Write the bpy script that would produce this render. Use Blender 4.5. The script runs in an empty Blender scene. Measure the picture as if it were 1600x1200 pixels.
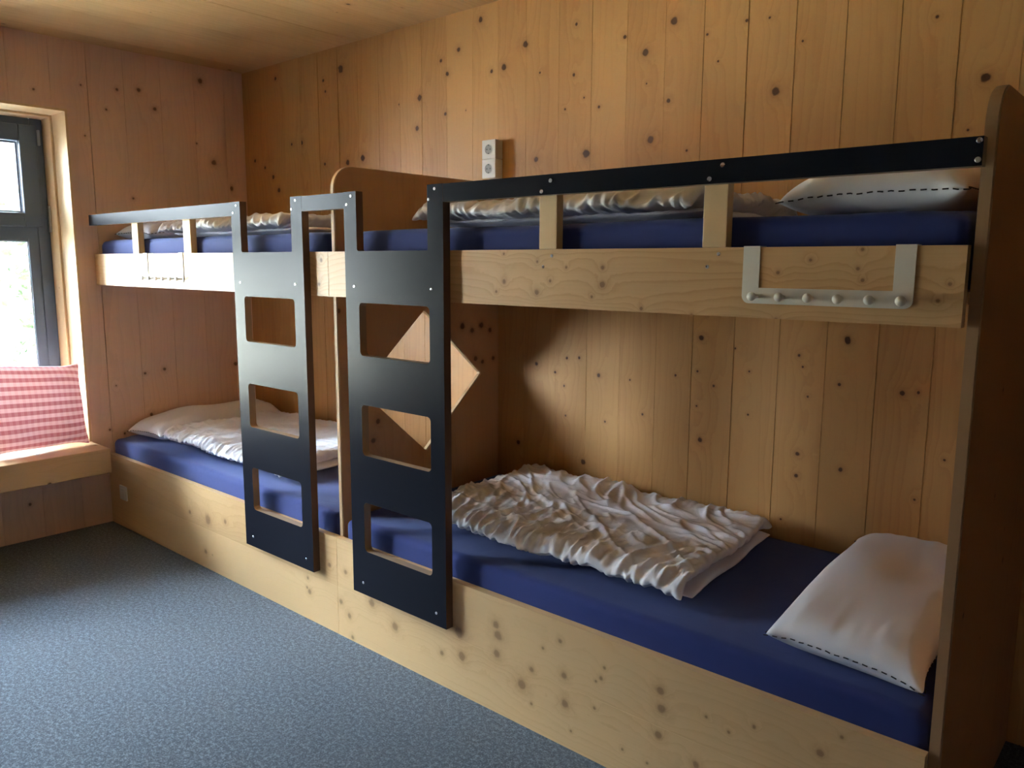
import bpy, bmesh, math, random
import numpy as np
from mathutils import Vector, Matrix, noise

C = bpy.context.scene
COL = C.collection

# ---------------------------------------------------------------- camera
cam_d = bpy.data.cameras.new('camera')
cam = bpy.data.objects.new('camera', cam_d)
COL.objects.link(cam)
cam_d.sensor_width = 36.0
cam_d.lens = 36.0 * 1247.442 / 1600.0
cam_d.clip_start = 0.02
cam_d.clip_end = 200
_r = Vector((0.75226498, 0.65884719, 0.00421705))
_u = Vector((-0.10162876, 0.10971001, 0.98875442))
_f = Vector((-0.65097542, 0.7442339, -0.14948882))
M = Matrix.Identity(4)
for i in range(3):
    M[i][0] = _r[i]; M[i][1] = _u[i]; M[i][2] = -_f[i]
    M[i][3] = (2.42443609, -1.75824494, 1.42611112)[i]
cam.matrix_world = M
C.camera = cam

# ---------------------------------------------------------------- world (overcast bright sky)
SKY = 92.0
w = bpy.data.worlds.new('sky'); C.world = w; w.use_nodes = True
nt = w.node_tree; nt.nodes.clear()
out = nt.nodes.new('ShaderNodeOutputWorld'); bg = nt.nodes.new('ShaderNodeBackground')
tc = nt.nodes.new('ShaderNodeTexCoord'); sep = nt.nodes.new('ShaderNodeSeparateXYZ')
rmp = nt.nodes.new('ShaderNodeValToRGB')
rmp.color_ramp.elements[0].position = 0.0; rmp.color_ramp.elements[0].color = (0.88, 0.96, 1.04, 1)
rmp.color_ramp.elements[1].position = 0.5; rmp.color_ramp.elements[1].color = (0.72, 0.88, 1.08, 1)
nt.links.new(tc.outputs['Generated'], sep.inputs[0]); nt.links.new(sep.outputs['Z'], rmp.inputs[0])
nt.links.new(rmp.outputs[0], bg.inputs['Color']); bg.inputs['Strength'].default_value = 62.0
# the bright part of the clouds lies to the side of the window, the wooded slope straight ahead is dimmer
dt = nt.nodes.new('ShaderNodeVectorMath'); dt.operation = 'DOT_PRODUCT'
dt.inputs[1].default_value = Vector((-0.40, -0.88, 0.28)).normalized()
nt.links.new(tc.outputs['Generated'], dt.inputs[0])
lobe = nt.nodes.new('ShaderNodeMapRange'); lobe.interpolation_type = 'SMOOTHSTEP'
for k, v in enumerate((0.66, 1.0, 0.05, 1.40)): lobe.inputs[k+1].default_value = v
nt.links.new(dt.outputs['Value'], lobe.inputs[0])
el = nt.nodes.new('ShaderNodeMapRange'); el.interpolation_type = 'SMOOTHSTEP'
for k, v in enumerate((0.12, 0.60, 0.0, 0.95)): el.inputs[k+1].default_value = v
nt.links.new(sep.outputs['Z'], el.inputs[0])
sm = nt.nodes.new('ShaderNodeMath'); sm.operation = 'ADD'
nt.links.new(lobe.outputs[0], sm.inputs[0]); nt.links.new(el.outputs[0], sm.inputs[1])
st = nt.nodes.new('ShaderNodeMath'); st.operation = 'MULTIPLY'; st.inputs[1].default_value = SKY
nt.links.new(sm.outputs[0], st.inputs[0]); nt.links.new(st.outputs[0], bg.inputs['Strength'])
nt.links.new(bg.outputs[0], out.inputs[0])
# sun, high and almost along the window wall: it only grazes the niche and lights the ground outside
sl = bpy.data.lights.new('sun', 'SUN'); sl.energy = 1120.0; sl.angle = math.radians(0.6); sl.color = (1.0, 0.95, 0.86)
so = bpy.data.objects.new('sun', sl); COL.objects.link(so)
so.rotation_euler = Vector((-0.26, -0.63, 0.73)).to_track_quat('Z', 'Y').to_euler()
# daylight portal in the window opening (guides sky sampling)
pl = bpy.data.lights.new('window_portal', 'AREA'); pl.shape = 'RECTANGLE'; pl.size = 1.75; pl.size_y = 1.98
pl.cycles.is_portal = True
po = bpy.data.objects.new('window_portal', pl); COL.objects.link(po)
po.location = (-2.42, -1.08, 1.33); po.rotation_euler = (0, math.radians(-90), 0)

C.view_settings.view_transform = 'Standard'; C.view_settings.look = 'None'
C.view_settings.gamma = 1.0; C.view_settings.use_curve_mapping = False
C.view_settings.exposure = 0.0
C.cycles.max_bounces = 10; C.cycles.diffuse_bounces = 6; C.cycles.glossy_bounces = 4
C.cycles.transparent_max_bounces = 8
C.cycles.use_denoising = True
C.cycles.sample_clamp_indirect = 250.0

# ---------------------------------------------------------------- measured places (m)
W, D, R, H = -2.054, 0.912, 2.06, 2.531      # window wall x, back wall y, right end x, ceiling
ZL, ZU0, ZU1 = 0.389, 1.304, 1.465           # lower board top, upper board bottom / top
ML, MU = 0.47, 1.537                         # mattress tops
WY0, WY1, WZ1 = -2.08, -0.078, 2.19          # window niche
XG = -2.33                                   # window frame front
# knots of the single boards: (position along the wall, height, radius)
KB= [(-1.099,2.416,0.0220),(-0.102,2.474,0.0130),(-0.238,2.372,0.0110),(-0.352,2.342,0.0090),(-0.312,2.279,0.0110),(-0.037,2.250,0.0080),(0.035,2.256,0.0150),(0.155,2.329,0.0150),(-0.500,2.197,0.0150),(-0.519,2.060,0.0130),(-0.326,2.105,0.0090),(0.419,2.361,0.0070),(0.648,2.274,0.0080),(0.741,2.203,0.0140),(0.858,2.292,0.0150),(0.410,2.171,0.0070),(0.535,2.033,0.0060),(0.845,2.018,0.0090),(0.749,2.091,0.0040),(0.462,2.077,0.0040),(0.368,2.044,0.0050),(0.235,2.205,0.0050),(0.773,1.887,0.0150),(0.477,1.861,0.0180),(0.218,1.859,0.0120),(0.927,1.834,0.0050),(0.992,2.223,0.0050),(1.138,2.242,0.0060),(1.219,2.236,0.0040),(1.038,2.126,0.0040),(1.252,1.998,0.0150),(1.335,2.143,0.0040),(1.732,2.143,0.0050),(1.872,1.954,0.0130),(1.838,1.813,0.0040),(-0.935,1.957,0.0170),(-1.060,1.943,0.0150),(-1.700,2.455,0.0110),(-1.251,2.381,0.0090),(-1.236,2.323,0.0080),(-1.947,2.021,0.0110),(-1.563,2.081,0.0080),(-1.843,1.974,0.0090),(-1.760,1.915,0.0130),(-1.707,1.838,0.0150),(-1.258,1.951,0.0090),(0.230,0.993,0.0090),(0.128,0.628,0.0110),(0.396,1.032,0.0060),(0.460,1.038,0.0060),(0.334,0.966,0.0060),(0.560,0.974,0.0090),(0.383,0.912,0.0050),(0.711,0.970,0.0040),(0.393,0.785,0.0050),(0.596,0.786,0.0050),(0.773,0.839,0.0050),(0.490,0.598,0.0120),(0.914,1.008,0.0050),(1.016,1.157,0.0100),(1.005,1.032,0.0050),(1.073,0.984,0.0050),(1.007,0.901,0.0040),(1.027,0.774,0.0100),(1.151,1.128,0.0040),(1.208,1.050,0.0040),(1.211,0.894,0.0040),(1.383,1.121,0.0060),(1.398,1.083,0.0040),(1.421,0.983,0.0040),(1.397,0.781,0.0080),(1.397,0.703,0.0070),(1.352,0.537,0.0040),(1.523,1.035,0.0060),(1.545,0.751,0.0080),(1.717,1.028,0.0090),(1.777,0.694,0.0040),(1.852,0.835,0.0040),(0.786,0.510,0.0130)]
KW= [(-0.003,2.320,0.0050),(0.178,2.326,0.0080),(0.293,2.342,0.0110),(0.376,2.255,0.0110),(0.648,2.446,0.0150),(0.708,2.000,0.0150),(0.116,2.216,0.0060),(-0.000,2.069,0.0050),(0.608,2.098,0.0050),(0.227,1.766,0.0070),(-0.226,2.264,0.0060),(0.018,0.515,0.0060),(0.342,0.819,0.0090),(0.229,0.806,0.0070),(0.068,0.754,0.0040),(0.785,0.809,0.0130)]
KU= [(0.978,1.345,0.0080),(1.203,1.371,0.0090),(0.854,1.373,0.0070),(1.026,1.378,0.0050),(1.202,1.416,0.0060),(0.853,1.453,0.0040),(1.082,1.416,0.0040),(1.169,1.338,0.0040),(0.979,1.431,0.0040),(1.324,1.313,0.0050),(1.468,1.301,0.0050),(0.823,1.343,0.0040),(1.860,1.458,0.0040),(1.853,1.418,0.0040),(1.864,1.394,0.0040),(1.752,1.436,0.0040),(1.680,1.408,0.0040),(2.011,1.356,0.0040),(2.030,1.389,0.0040),(1.681,1.301,0.0050)]
KUL= [(-1.711,1.401,0.0140),(-0.989,1.443,0.0090),(-0.735,1.425,0.0120),(-1.341,1.324,0.0130),(-0.791,1.343,0.0110),(-1.704,1.449,0.0120),(-1.785,1.331,0.0080),(-0.041,1.434,0.0070),(-0.058,1.347,0.0070),(-0.743,1.434,0.0120)]
KL= [(0.931,0.135,0.0150),(1.100,0.138,0.0130),(0.971,0.199,0.0090),(1.095,0.225,0.0110),(0.971,0.087,0.0050),(1.226,0.265,0.0040),(1.209,0.249,0.0040),(1.206,0.165,0.0050),(1.237,0.300,0.0050),(1.417,0.299,0.0120),(1.423,0.249,0.0140),(1.415,0.170,0.0110),(1.530,0.133,0.0100),(1.553,0.278,0.0040),(1.616,0.262,0.0040),(1.681,0.302,0.0040),(1.384,0.073,0.0040),(1.303,0.079,0.0040),(1.123,0.060,0.0040),(1.014,0.284,0.0050),(1.080,0.326,0.0040),(0.670,0.140,0.0170),(0.827,0.202,0.0140),(0.832,0.266,0.0170),(0.824,0.298,0.0130),(0.657,0.220,0.0190),(0.932,0.136,0.0170),(0.576,0.119,0.0090),(1.079,0.328,0.0070),(1.014,0.284,0.0050),(0.971,0.199,0.0090),(1.226,0.264,0.0060),(1.843,0.304,0.0090),(1.888,0.363,0.0040),(1.681,0.304,0.0040),(0.206,0.188,0.0150),(0.334,0.137,0.0160),(0.019,0.138,0.0100),(0.069,0.096,0.0110),(0.085,0.014,0.0080),(0.053,0.266,0.0090)]
KLL= [(-0.187,0.120,0.0110),(-0.048,0.268,0.0090),(-0.197,0.175,0.0070),(-0.204,0.133,0.0060),(-0.984,0.242,0.0240),(-1.155,0.244,0.0100),(-0.828,0.269,0.0110),(-1.021,0.081,0.0110)]
KP= [(0.034,1.251,0.0100),(0.679,1.158,0.0140),(0.798,1.156,0.0130),(0.739,1.136,0.0120),(0.853,1.132,0.0110),(0.760,1.012,0.0120),(0.804,0.994,0.0100),(0.874,1.003,0.0100),(0.935,0.812,0.0110),(0.207,0.812,0.0110),(0.182,0.738,0.0110)]
# ---------------------------------------------------------------- helpers
def link(o, parent=None):
    COL.objects.link(o)
    if parent is not None:
        o.parent = parent
    return o

def wpos(o):
    p = Vector((0, 0, 0))
    while o is not None:
        p = p + o.location; o = o.parent
    return p

def obj(name, bm, mat, parent=None, smooth=False, origin=None):
    """link a bmesh written in world coordinates as one object"""
    base = wpos(parent) if parent is not None else Vector((0, 0, 0))
    if origin is None:
        mn = Vector((1e9,)*3); mx = Vector((-1e9,)*3)
        for v in bm.verts:
            for i in range(3):
                mn[i] = min(mn[i], v.co[i]); mx[i] = max(mx[i], v.co[i])
        origin = Vector(((mn.x+mx.x)/2, (mn.y+mx.y)/2, mn.z)) if parent is None else base
    origin = Vector(origin)
    bmesh.ops.translate(bm, verts=bm.verts, vec=-origin)
    me = bpy.data.meshes.new(name); bm.to_mesh(me); bm.free()
    for m in (mat if isinstance(mat, (list, tuple)) else [mat]):
        me.materials.append(m)
    if smooth:
        for p in me.polygons: p.use_smooth = True
    o = bpy.data.objects.new(name, me)
    o.location = origin - base
    return link(o, parent)

def tag(o, label, cat, group=None, kind=None):
    if label: o['label'] = label
    if cat: o['category'] = cat
    if group: o['group'] = group
    if kind: o['kind'] = kind
    return o

def thing(name, label, cat, loc, group=None):
    o = bpy.data.objects.new(name, None); o.empty_display_size = 0.05; o.location = loc
    link(o); return tag(o, label, cat, group)

def box(bm, a, b, mat=0, bev=0.0, seg=2):
    ret = bmesh.ops.create_cube(bm, size=1.0)
    vs = ret['verts']
    for v in vs:
        v.co = Vector([(a[i]+b[i])/2 + v.co[i]*(b[i]-a[i]) for i in range(3)])
    fs = list({f for v in vs for f in v.link_faces})
    for f in fs: f.material_index = mat
    if bev > 0:
        es = list({e for v in vs for e in v.link_edges})
        bmesh.ops.bevel(bm, geom=es, offset=bev, segments=seg, profile=0.5, affect='EDGES')
    return fs

def prism(bm, loops, y0, y1, axis='y', m_face=0, m_side=1, bev=0):
    """extrude a polygon (list of (a,z)) with holes given as extra loops, between y0 and y1.
    Faces filled with triangle_fill; side faces carry m_side."""
    def P(a, z, t):
        return Vector((a, t, z)) if axis == 'y' else Vector((t, a, z))
    for t in (y0, y1):
        vs_all = []; es = []
        for lp in loops:
            vs = [bm.verts.new(P(a, z, t)) for a, z in lp]
            for i in range(len(vs)):
                es.append(bm.edges.new((vs[i], vs[(i+1) % len(vs)])))
            vs_all.append(vs)
        r = bmesh.ops.triangle_fill(bm, edges=es, use_beauty=True, use_dissolve=False)
        for g in r['geom']:
            if isinstance(g, bmesh.types.BMFace): g.material_index = m_face
        if t == y0: A = vs_all
        else: B = vs_all
    for va, vb in zip(A, B):
        n = len(va)
        for i in range(n):
            f = bm.faces.new((va[i], va[(i+1) % n], vb[(i+1) % n], vb[i])); f.material_index = m_side
    bmesh.ops.recalc_face_normals(bm, faces=bm.faces)

def rrect(x0, z0, x1, z1, r=0.012, n=5, which=(1, 1, 1, 1)):
    """rounded rectangle loop; which = (bl, br, tr, tl) corners rounded"""
    pts = []
    for k, (cx, cz, a0) in enumerate(((x0+r, z0+r, 180), (x1-r, z0+r, 270), (x1-r, z1-r, 0), (x0+r, z1-r, 90))):
        if which[k]:
            for i in range(n+1):
                a = math.radians(a0 + 90*i/n)
                pts.append((cx + r*math.cos(a), cz + r*math.sin(a)))
        else:
            pts.append(((x0, z0), (x1, z0), (x1, z1), (x0, z1))[k])
    return pts

def disc(bm, c, r, t, axis='y', n=14, mat=0):
    """short cylinder with slightly domed face pointing to -axis"""
    c = Vector(c)
    rings = []
    for rr, d in ((r, 0), (r, -t*0.6), (r*0.8, -t), ):
        ring = []
        for i in range(n):
            a = 2*math.pi*i/n
            if axis == 'y': p = c + Vector((rr*math.cos(a), d, rr*math.sin(a)))
            else: p = c + Vector((-d, rr*math.cos(a), rr*math.sin(a)))
            ring.append(bm.verts.new(p))
        rings.append(ring)
    for a, b in zip(rings[:-1], rings[1:]):
        for i in range(n):
            bm.faces.new((a[i], a[(i+1) % n], b[(i+1) % n], b[i])).material_index = mat
    bm.faces.new(rings[-1]).material_index = mat
    bm.faces.new(rings[0][::-1]).material_index = mat
    bmesh.ops.recalc_face_normals(bm, faces=bm.faces)

# ---------------------------------------------------------------- materials
def new_mat(name):
    m = bpy.data.materials.new(name); m.use_nodes = True
    nt = m.node_tree; b = nt.nodes['Principled BSDF']
    return m, nt, b

class NB:
    """tiny node builder"""
    def __init__(s, nt): s.nt = nt
    def lk(s, a, b): s.nt.links.new(a, b)
    def put(s, sock, v):
        if hasattr(v, 'is_output'): s.lk(v, sock)
        else: sock.default_value = v
    def m(s, op, a, b=None, c=None, clamp=False):
        n = s.nt.nodes.new('ShaderNodeMath'); n.operation = op; n.use_clamp = clamp
        s.put(n.inputs[0], a)
        if b is not None: s.put(n.inputs[1], b)
        if c is not None: s.put(n.inputs[2], c)
        return n.outputs[0]
    def comb(s, x, y, z=0.0):
        n = s.nt.nodes.new('ShaderNodeCombineXYZ')
        s.put(n.inputs[0], x); s.put(n.inputs[1], y); s.put(n.inputs[2], z)
        return n.outputs[0]
    def noise(s, vec, scale=1.0, detail=2.0, rough=0.5):
        n = s.nt.nodes.new('ShaderNodeTexNoise'); s.lk(vec, n.inputs['Vector'])
        n.inputs['Scale'].default_value = scale; n.inputs['Detail'].default_value = detail
        n.inputs['Roughness'].default_value = rough
        return n.outputs['Fac']
    def ramp(s, v, stops, interp='LINEAR'):
        n = s.nt.nodes.new('ShaderNodeValToRGB'); cr = n.color_ramp; cr.interpolation = interp
        while len(cr.elements) < len(stops): cr.elements.new(0.5)
        for e, (p, c) in zip(cr.elements, stops):
            e.position = p; e.color = (c, c, c, 1) if isinstance(c, float) else (*c, 1)
        s.lk(v, n.inputs[0]); return n.outputs[0]
    def mix(s, f, a, b, mode='MIX'):
        n = s.nt.nodes.new('ShaderNodeMix'); n.data_type = 'RGBA'; n.blend_type = mode
        s.put(n.inputs[0], f)
        for k, v in ((6, a), (7, b)):
            if hasattr(v, 'is_output'): s.lk(v, n.inputs[k])
            else: n.inputs[k].default_value = (*v, 1)
        return n.outputs[2]

def wood(name, mode, light, dark, knots=(), rnd_knots=0.3, kscale=4.0, rough=0.5, seams=None, spec=0.35, knot_dark=0.85, grain=0.5, halo_k=0.62, kax='y', ringf=26.0, warp_=9.0):
    """pine board wood. mode: 'v' vertical grain, 'h' horizontal grain along x, 'c' ceiling (grain along y)
    knots: (across-wall coordinate, height, radius) of the single knots the boards carry"""
    mt, nt, b = new_mat(name); g = NB(nt)
    geo = nt.nodes.new('ShaderNodeNewGeometry'); sp = nt.nodes.new('ShaderNodeSeparateXYZ')
    g.lk(geo.outputs['Position'], sp.inputs[0]); X, Y, Z = sp.outputs
    at = nt.nodes.new('ShaderNodeAttribute'); at.attribute_name = 'rnd'; rnd = at.outputs['Fac']
    if mode == 'v':   h = g.m('ADD', X, Y); ac, al = h, Z; kv = g.comb(X if kax == 'x' else Y, Z)
    elif mode == 'h': h = g.m('ADD', X, g.m('MULTIPLY', Y, 0.0)); ac, al = g.m('ADD', Z, Y), h; kv = g.comb(h, g.m('ADD', Z, 0.0))
    elif mode == 'hy': ac, al = g.m('ADD', Z, X), Y; kv = g.comb(Y, Z)
    else:             ac, al = X, Y; kv = g.comb(X, Y)
    off = g.m('MULTIPLY', rnd, 37.0)
    # random small knots, cells
    vo = nt.nodes.new('ShaderNodeTexVoronoi'); vo.voronoi_dimensions = '2D'; vo.feature = 'F1'
    kvec = g.comb(g.m('ADD', ac, off), g.m('MULTIPLY', al, 0.8))
    g.lk(kvec, vo.inputs['Vector']); vo.inputs['Scale'].default_value = kscale
    sc = nt.nodes.new('ShaderNodeSeparateColor'); g.lk(vo.outputs['Color'], sc.inputs[0])
    rad = g.m('MULTIPLY_ADD', g.m('POWER', sc.outputs[1], 2.0), 0.035, 0.012)
    K = g.m('DIVIDE', vo.outputs['Distance'], rad)
    K = g.m('ADD', K, g.m('MULTIPLY', g.m('GREATER_THAN', sc.outputs[0], rnd_knots), 50.0))
    for (a, z, r) in knots:
        d = nt.nodes.new('ShaderNodeVectorMath'); d.operation = 'DISTANCE'
        g.lk(kv, d.inputs[0]); d.inputs[1].default_value = (a, z, 0)
        K = g.m('MINIMUM', g.m('MULTIPLY', d.outputs['Value'], 1.0/r), K)
    # ragged outline
    K = g.m('MULTIPLY', K, g.m('MULTIPLY_ADD', g.noise(g.comb(ac, al, off), 60.0, 2.0), 0.8, 0.62))
    # growth rings
    low = g.noise(g.comb(g.m('MULTIPLY', ac, 5.0), g.m('MULTIPLY', al, 0.55), off), 1.0, 3.0, 0.55)
    ph = g.m('ADD', g.m('MULTIPLY', ac, ringf), g.m('MULTIPLY', low, warp_))
    ph = g.m('ADD', ph, g.m('DIVIDE', 5.0, g.m('ADD', K, 1.2)))
    ring = g.m('FRACT', ph)
    ring = g.ramp(ring, [(0.0, 0.0), (0.62, 0.35), (0.9, 1.0), (1.0, 0.0)])
    strength = g.m('MULTIPLY', g.noise(g.comb(g.m('MULTIPLY', ac, 9.0), g.m('MULTIPLY', al, 0.4), g.m('ADD', off, 5.0)), 1.0, 2.0), grain)
    fib = g.noise(g.comb(g.m('MULTIPLY', ac, 260.0), g.m('MULTIPLY', al, 5.0), off), 1.0, 2.0, 0.6)
    big = g.noise(g.comb(g.m('MULTIPLY', ac, 3.0), g.m('MULTIPLY', al, 0.9), g.m('ADD', off, 11.0)), 1.0, 3.0)
    f = g.m('MULTIPLY', ring, strength)
    f = g.m('ADD', f, g.m('MULTIPLY', g.m('SUBTRACT', fib, 0.5), 0.28))
    f = g.m('ADD', f, g.m('MULTIPLY', g.m('SUBTRACT', big, 0.42), 0.9))
    f = g.m('ADD', f, g.m('MULTIPLY', g.m('SUBTRACT', g.m('FRACT', g.m('MULTIPLY', rnd, 7.31)), 0.5), 0.42), None, True)
    col = g.mix(f, light, dark)
    halo = g.ramp(g.m('MULTIPLY', K, 0.25, None, True), [(0.0, 1.0), (0.25, 0.75), (0.42, 0.28), (0.9, 0.0)])
    col = g.mix(g.m('MULTIPLY', halo, halo_k), col, (0.30, 0.125, 0.045))
    core = g.ramp(g.m('MULTIPLY', K, 0.5, None, True), [(0.0, 1.0), (0.36, 1.0), (0.52, 0.0)])
    col = g.mix(g.m('MULTIPLY', core, knot_dark), col, (0.065, 0.024, 0.010))
    g.lk(col, b.inputs['Base Color'])
    b.inputs['Roughness'].default_value = rough; b.inputs['Specular IOR Level'].default_value = spec
    bp = nt.nodes.new('ShaderNodeBump'); bp.inputs['Strength'].default_value = 0.12; bp.inputs['Distance'].default_value = 0.002
    g.lk(g.m('ADD', ring, fib), bp.inputs['Height']); g.lk(bp.outputs[0], b.inputs['Normal'])
    return mt

def flat(name, col, rough=0.5, spec=0.5, metal=0.0, coat=0.0, sheen=0.0):
    m, nt, b = new_mat(name)
    b.inputs['Base Color'].default_value = (*col, 1); b.inputs['Roughness'].default_value = rough
    b.inputs['Specular IOR Level'].default_value = spec; b.inputs['Metallic'].default_value = metal
    b.inputs['Coat Weight'].default_value = coat; b.inputs['Sheen Weight'].default_value = sheen
    g = NB(nt); tcx = nt.nodes.new('ShaderNodeTexCoord')
    n = g.noise(tcx.outputs['Object'], 40.0, 3.0)
    g.lk(g.m('MULTIPLY_ADD', n, 0.10, rough-0.05, True), b.inputs['Roughness'])
    return m

LIGHT_W, DARK_W = (0.61, 0.335, 0.120), (0.41, 0.18, 0.055)
M_BACK = wood('pine_back_wall', 'v', LIGHT_W, DARK_W, KB, 0.06, 4.2, knot_dark=0.9, kax='x')
M_WINW = wood('pine_window_wall', 'v', (0.80, 0.56, 0.43), (0.64, 0.42, 0.31), KW, 0.12, 4.0, knot_dark=0.7)  # same pine, lightened: the haze around the window is put into its colour
M_WALL = wood('pine_wall', 'v', LIGHT_W, DARK_W, (), 0.22, 4.0)
M_FAR = wood('dark_low_bounce_wood', 'v', (0.12, 0.065, 0.03), (0.07, 0.035, 0.018), (), 0.1, 4.0)  # unseen walls given a dark colour to cut their bounced light
M_CEIL = wood('pine_ceiling', 'c', (0.66, 0.42, 0.20), (0.48, 0.27, 0.11), (), 0.22, 4.5, grain=0.6)
M_BRU = wood('pine_upper_board', 'h', (0.73, 0.475, 0.24), (0.53, 0.295, 0.12), KU+KUL, 0.05, 5.0, rough=0.42, knot_dark=0.45, halo_k=0.5, ringf=48.0, warp_=11.0, grain=0.75)
M_BRL = wood('pine_lower_board', 'h', (0.74, 0.485, 0.245), (0.56, 0.32, 0.14), KL+KLL, 0.05, 5.0, rough=0.42, knot_dark=0.35, halo_k=0.5, ringf=34.0, warp_=10.0, grain=0.5)
M_PART = wood('pine_partition', 'v', (0.58, 0.33, 0.17), (0.42, 0.21, 0.10), KP, 0.06, 4.0, knot_dark=0.7)
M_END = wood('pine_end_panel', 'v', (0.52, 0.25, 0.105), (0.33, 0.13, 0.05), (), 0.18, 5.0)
M_POST = wood('pine_post', 'v', (0.72, 0.50, 0.27), (0.56, 0.34, 0.16), (), 0.06, 5.0, rough=0.42)
M_BENCH = wood('pine_bench', 'hy', (0.68, 0.45, 0.24), (0.50, 0.30, 0.14), (), 0.15, 4.0, rough=0.35)
M_JAMB = wood('pine_reveal', 'v', (0.74, 0.52, 0.30), (0.58, 0.37, 0.18), (), 0.12, 5.0)
M_PLYEDGE = flat('plywood_edge', (0.13, 0.065, 0.035), 0.55)
M_PLYIN = flat('plywood_cut_edge', (0.30, 0.20, 0.12), 0.5)
M_PANEDGE = flat('panel_edge', (0.62, 0.42, 0.22), 0.5)
M_ENDEDGE = flat('end_panel_edge', (0.40, 0.24, 0.12), 0.5)
M_SCREW = flat('zinc_screw', (0.75, 0.75, 0.76), 0.28, metal=1.0)
M_WHITEM = flat('white_powder_coat', (0.78, 0.74, 0.66), 0.35)
M_PLAST = flat('white_socket_plastic', (0.78, 0.76, 0.73), 0.3)
M_PLAST2 = flat('socket_recess_plastic', (0.30, 0.28, 0.26), 0.4)
M_DARKHOLE = flat('contact_hole', (0.02, 0.02, 0.02), 0.4)
M_FRAME = flat('slate_window_frame', (0.105, 0.15, 0.225), 0.4)
M_GASK = flat('window_gasket', (0.35, 0.42, 0.52), 0.3)
M_LEVER = flat('window_handle_metal', (0.55, 0.56, 0.58), 0.3, metal=1.0)

def film():
    m, nt, b = new_mat('black_film_plywood'); g = NB(nt)
    b.inputs['Base Color'].default_value = (0.012, 0.013, 0.020, 1)
    b.inputs['Specular IOR Level'].default_value = 0.09
    tcx = nt.nodes.new('ShaderNodeTexCoord')
    n = g.noise(tcx.outputs['Object'], 3.0, 2.0)
    g.lk(g.m('MULTIPLY_ADD', n, 0.04, 0.27), b.inputs['Roughness'])
    bp = nt.nodes.new('ShaderNodeBump'); bp.inputs['Strength'].default_value = 0.02; bp.inputs['Distance'].default_value = 0.001
    n2 = g.noise(tcx.outputs['Object'], 500.0, 1.0); g.lk(n2, bp.inputs['Height']); g.lk(bp.outputs[0], b.inputs['Normal'])
    return m
M_FILM = film()

def fabric(name, col, rough=0.85, sheen=0.2, weave=900.0, crease=0.0, crs=9.0, sheen_tint=(1, 1, 1)):
    m, nt, b = new_mat(name); g = NB(nt)
    b.inputs['Roughness'].default_value = rough; b.inputs['Specular IOR Level'].default_value = 0.25
    b.inputs['Sheen Weight'].default_value = sheen; b.inputs['Sheen Roughness'].default_value = 0.4
    b.inputs['Sheen Tint'].default_value = (*sheen_tint, 1)
    tcx = nt.nodes.new('ShaderNodeTexCoord')
    n = g.noise(tcx.outputs['Object'], weave, 1.0)
    n3 = g.noise(tcx.outputs['Object'], 3.0, 3.0)
    g.lk(g.mix(g.m('MULTIPLY_ADD', n3, 0.3, g.m('MULTIPLY', n, 0.12)), col, tuple(c*0.8 for c in col)), b.inputs['Base Color'])
    b1 = nt.nodes.new('ShaderNodeBump'); b1.inputs['Strength'].default_value = 0.25; b1.inputs['Distance'].default_value = 0.0006
    g.lk(n, b1.inputs['Height'])
    if crease > 0:
        n2 = nt.nodes.new('ShaderNodeTexNoise'); n2.inputs['Scale'].default_value = crs; n2.inputs['Detail'].default_value = 4
        n2.inputs['Distortion'].default_value = 1.2; g.lk(tcx.outputs['Object'], n2.inputs['Vector'])
        rg = g.m('ABSOLUTE', g.m('SUBTRACT', n2.outputs['Fac'], 0.5))
        b2 = nt.nodes.new('ShaderNodeBump'); b2.inputs['Strength'].default_value = crease; b2.inputs['Distance'].default_value = 0.02
        g.lk(rg, b2.inputs['Height']); g.lk(b1.outputs[0], b2.inputs['Normal']); g.lk(b2.outputs[0], b.inputs['Normal'])
    else:
        g.lk(b1.outputs[0], b.inputs['Normal'])
    return m
M_NAVY = fabric('navy_jersey_sheet', (0.030, 0.046, 0.20), 0.8, 0.35, crease=0.12, crs=4.0, sheen_tint=(0.6, 0.7, 1))
M_DUVET = fabric('white_cotton_duvet', (0.84, 0.84, 0.91), 0.85, 0.15, crease=0.2, crs=13.0)
M_PILLOW = fabric('white_cotton_pillow', (0.83, 0.84, 0.92), 0.8, 0.15, crease=0.10, crs=5.0)
M_STITCH = flat('dark_stitch', (0.03, 0.03, 0.04), 0.7)

def gingham():
    m, nt, b = new_mat('red_white_gingham'); g = NB(nt)
    uv = nt.nodes.new('ShaderNodeUVMap'); uv.uv_map = 'UVMap'; sp = nt.nodes.new('ShaderNodeSeparateXYZ')
    g.lk(uv.outputs[0], sp.inputs[0]); U, V = sp.outputs[0], sp.outputs[1]
    def stripe(c, n, duty):
        fr = g.m('FRACT', g.m('MULTIPLY', c, n))
        return g.ramp(fr, [(0.0, 0.0), (0.04, 1.0), (duty, 1.0), (duty+0.05, 0.0)])
    hs = stripe(V, 12.0, 0.50); vs = stripe(U, 19.0, 0.46)
    f = g.m('ADD', g.m('MULTIPLY', hs, 0.62), g.m('MULTIPLY', vs, 0.13), None, True)
    col = g.mix(f, (0.90, 0.78, 0.79), (0.45, 0.07, 0.10))
    g.lk(col, b.inputs['Base Color']); b.inputs['Roughness'].default_value = 0.85
    b.inputs['Sheen Weight'].default_value = 0.2
    tr = nt.nodes.new('ShaderNodeBsdfTranslucent'); g.lk(col, tr.inputs['Color'])
    mx = nt.nodes.new('ShaderNodeMixShader'); mx.inputs[0].default_value = 0.30
    g.lk(b.outputs[0], mx.inputs[1]); g.lk(tr.outputs[0], mx.inputs[2])
    g.lk(mx.outputs[0], nt.nodes['Material Output'].inputs['Surface'])
    return m
M_GING = gingham()

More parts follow.
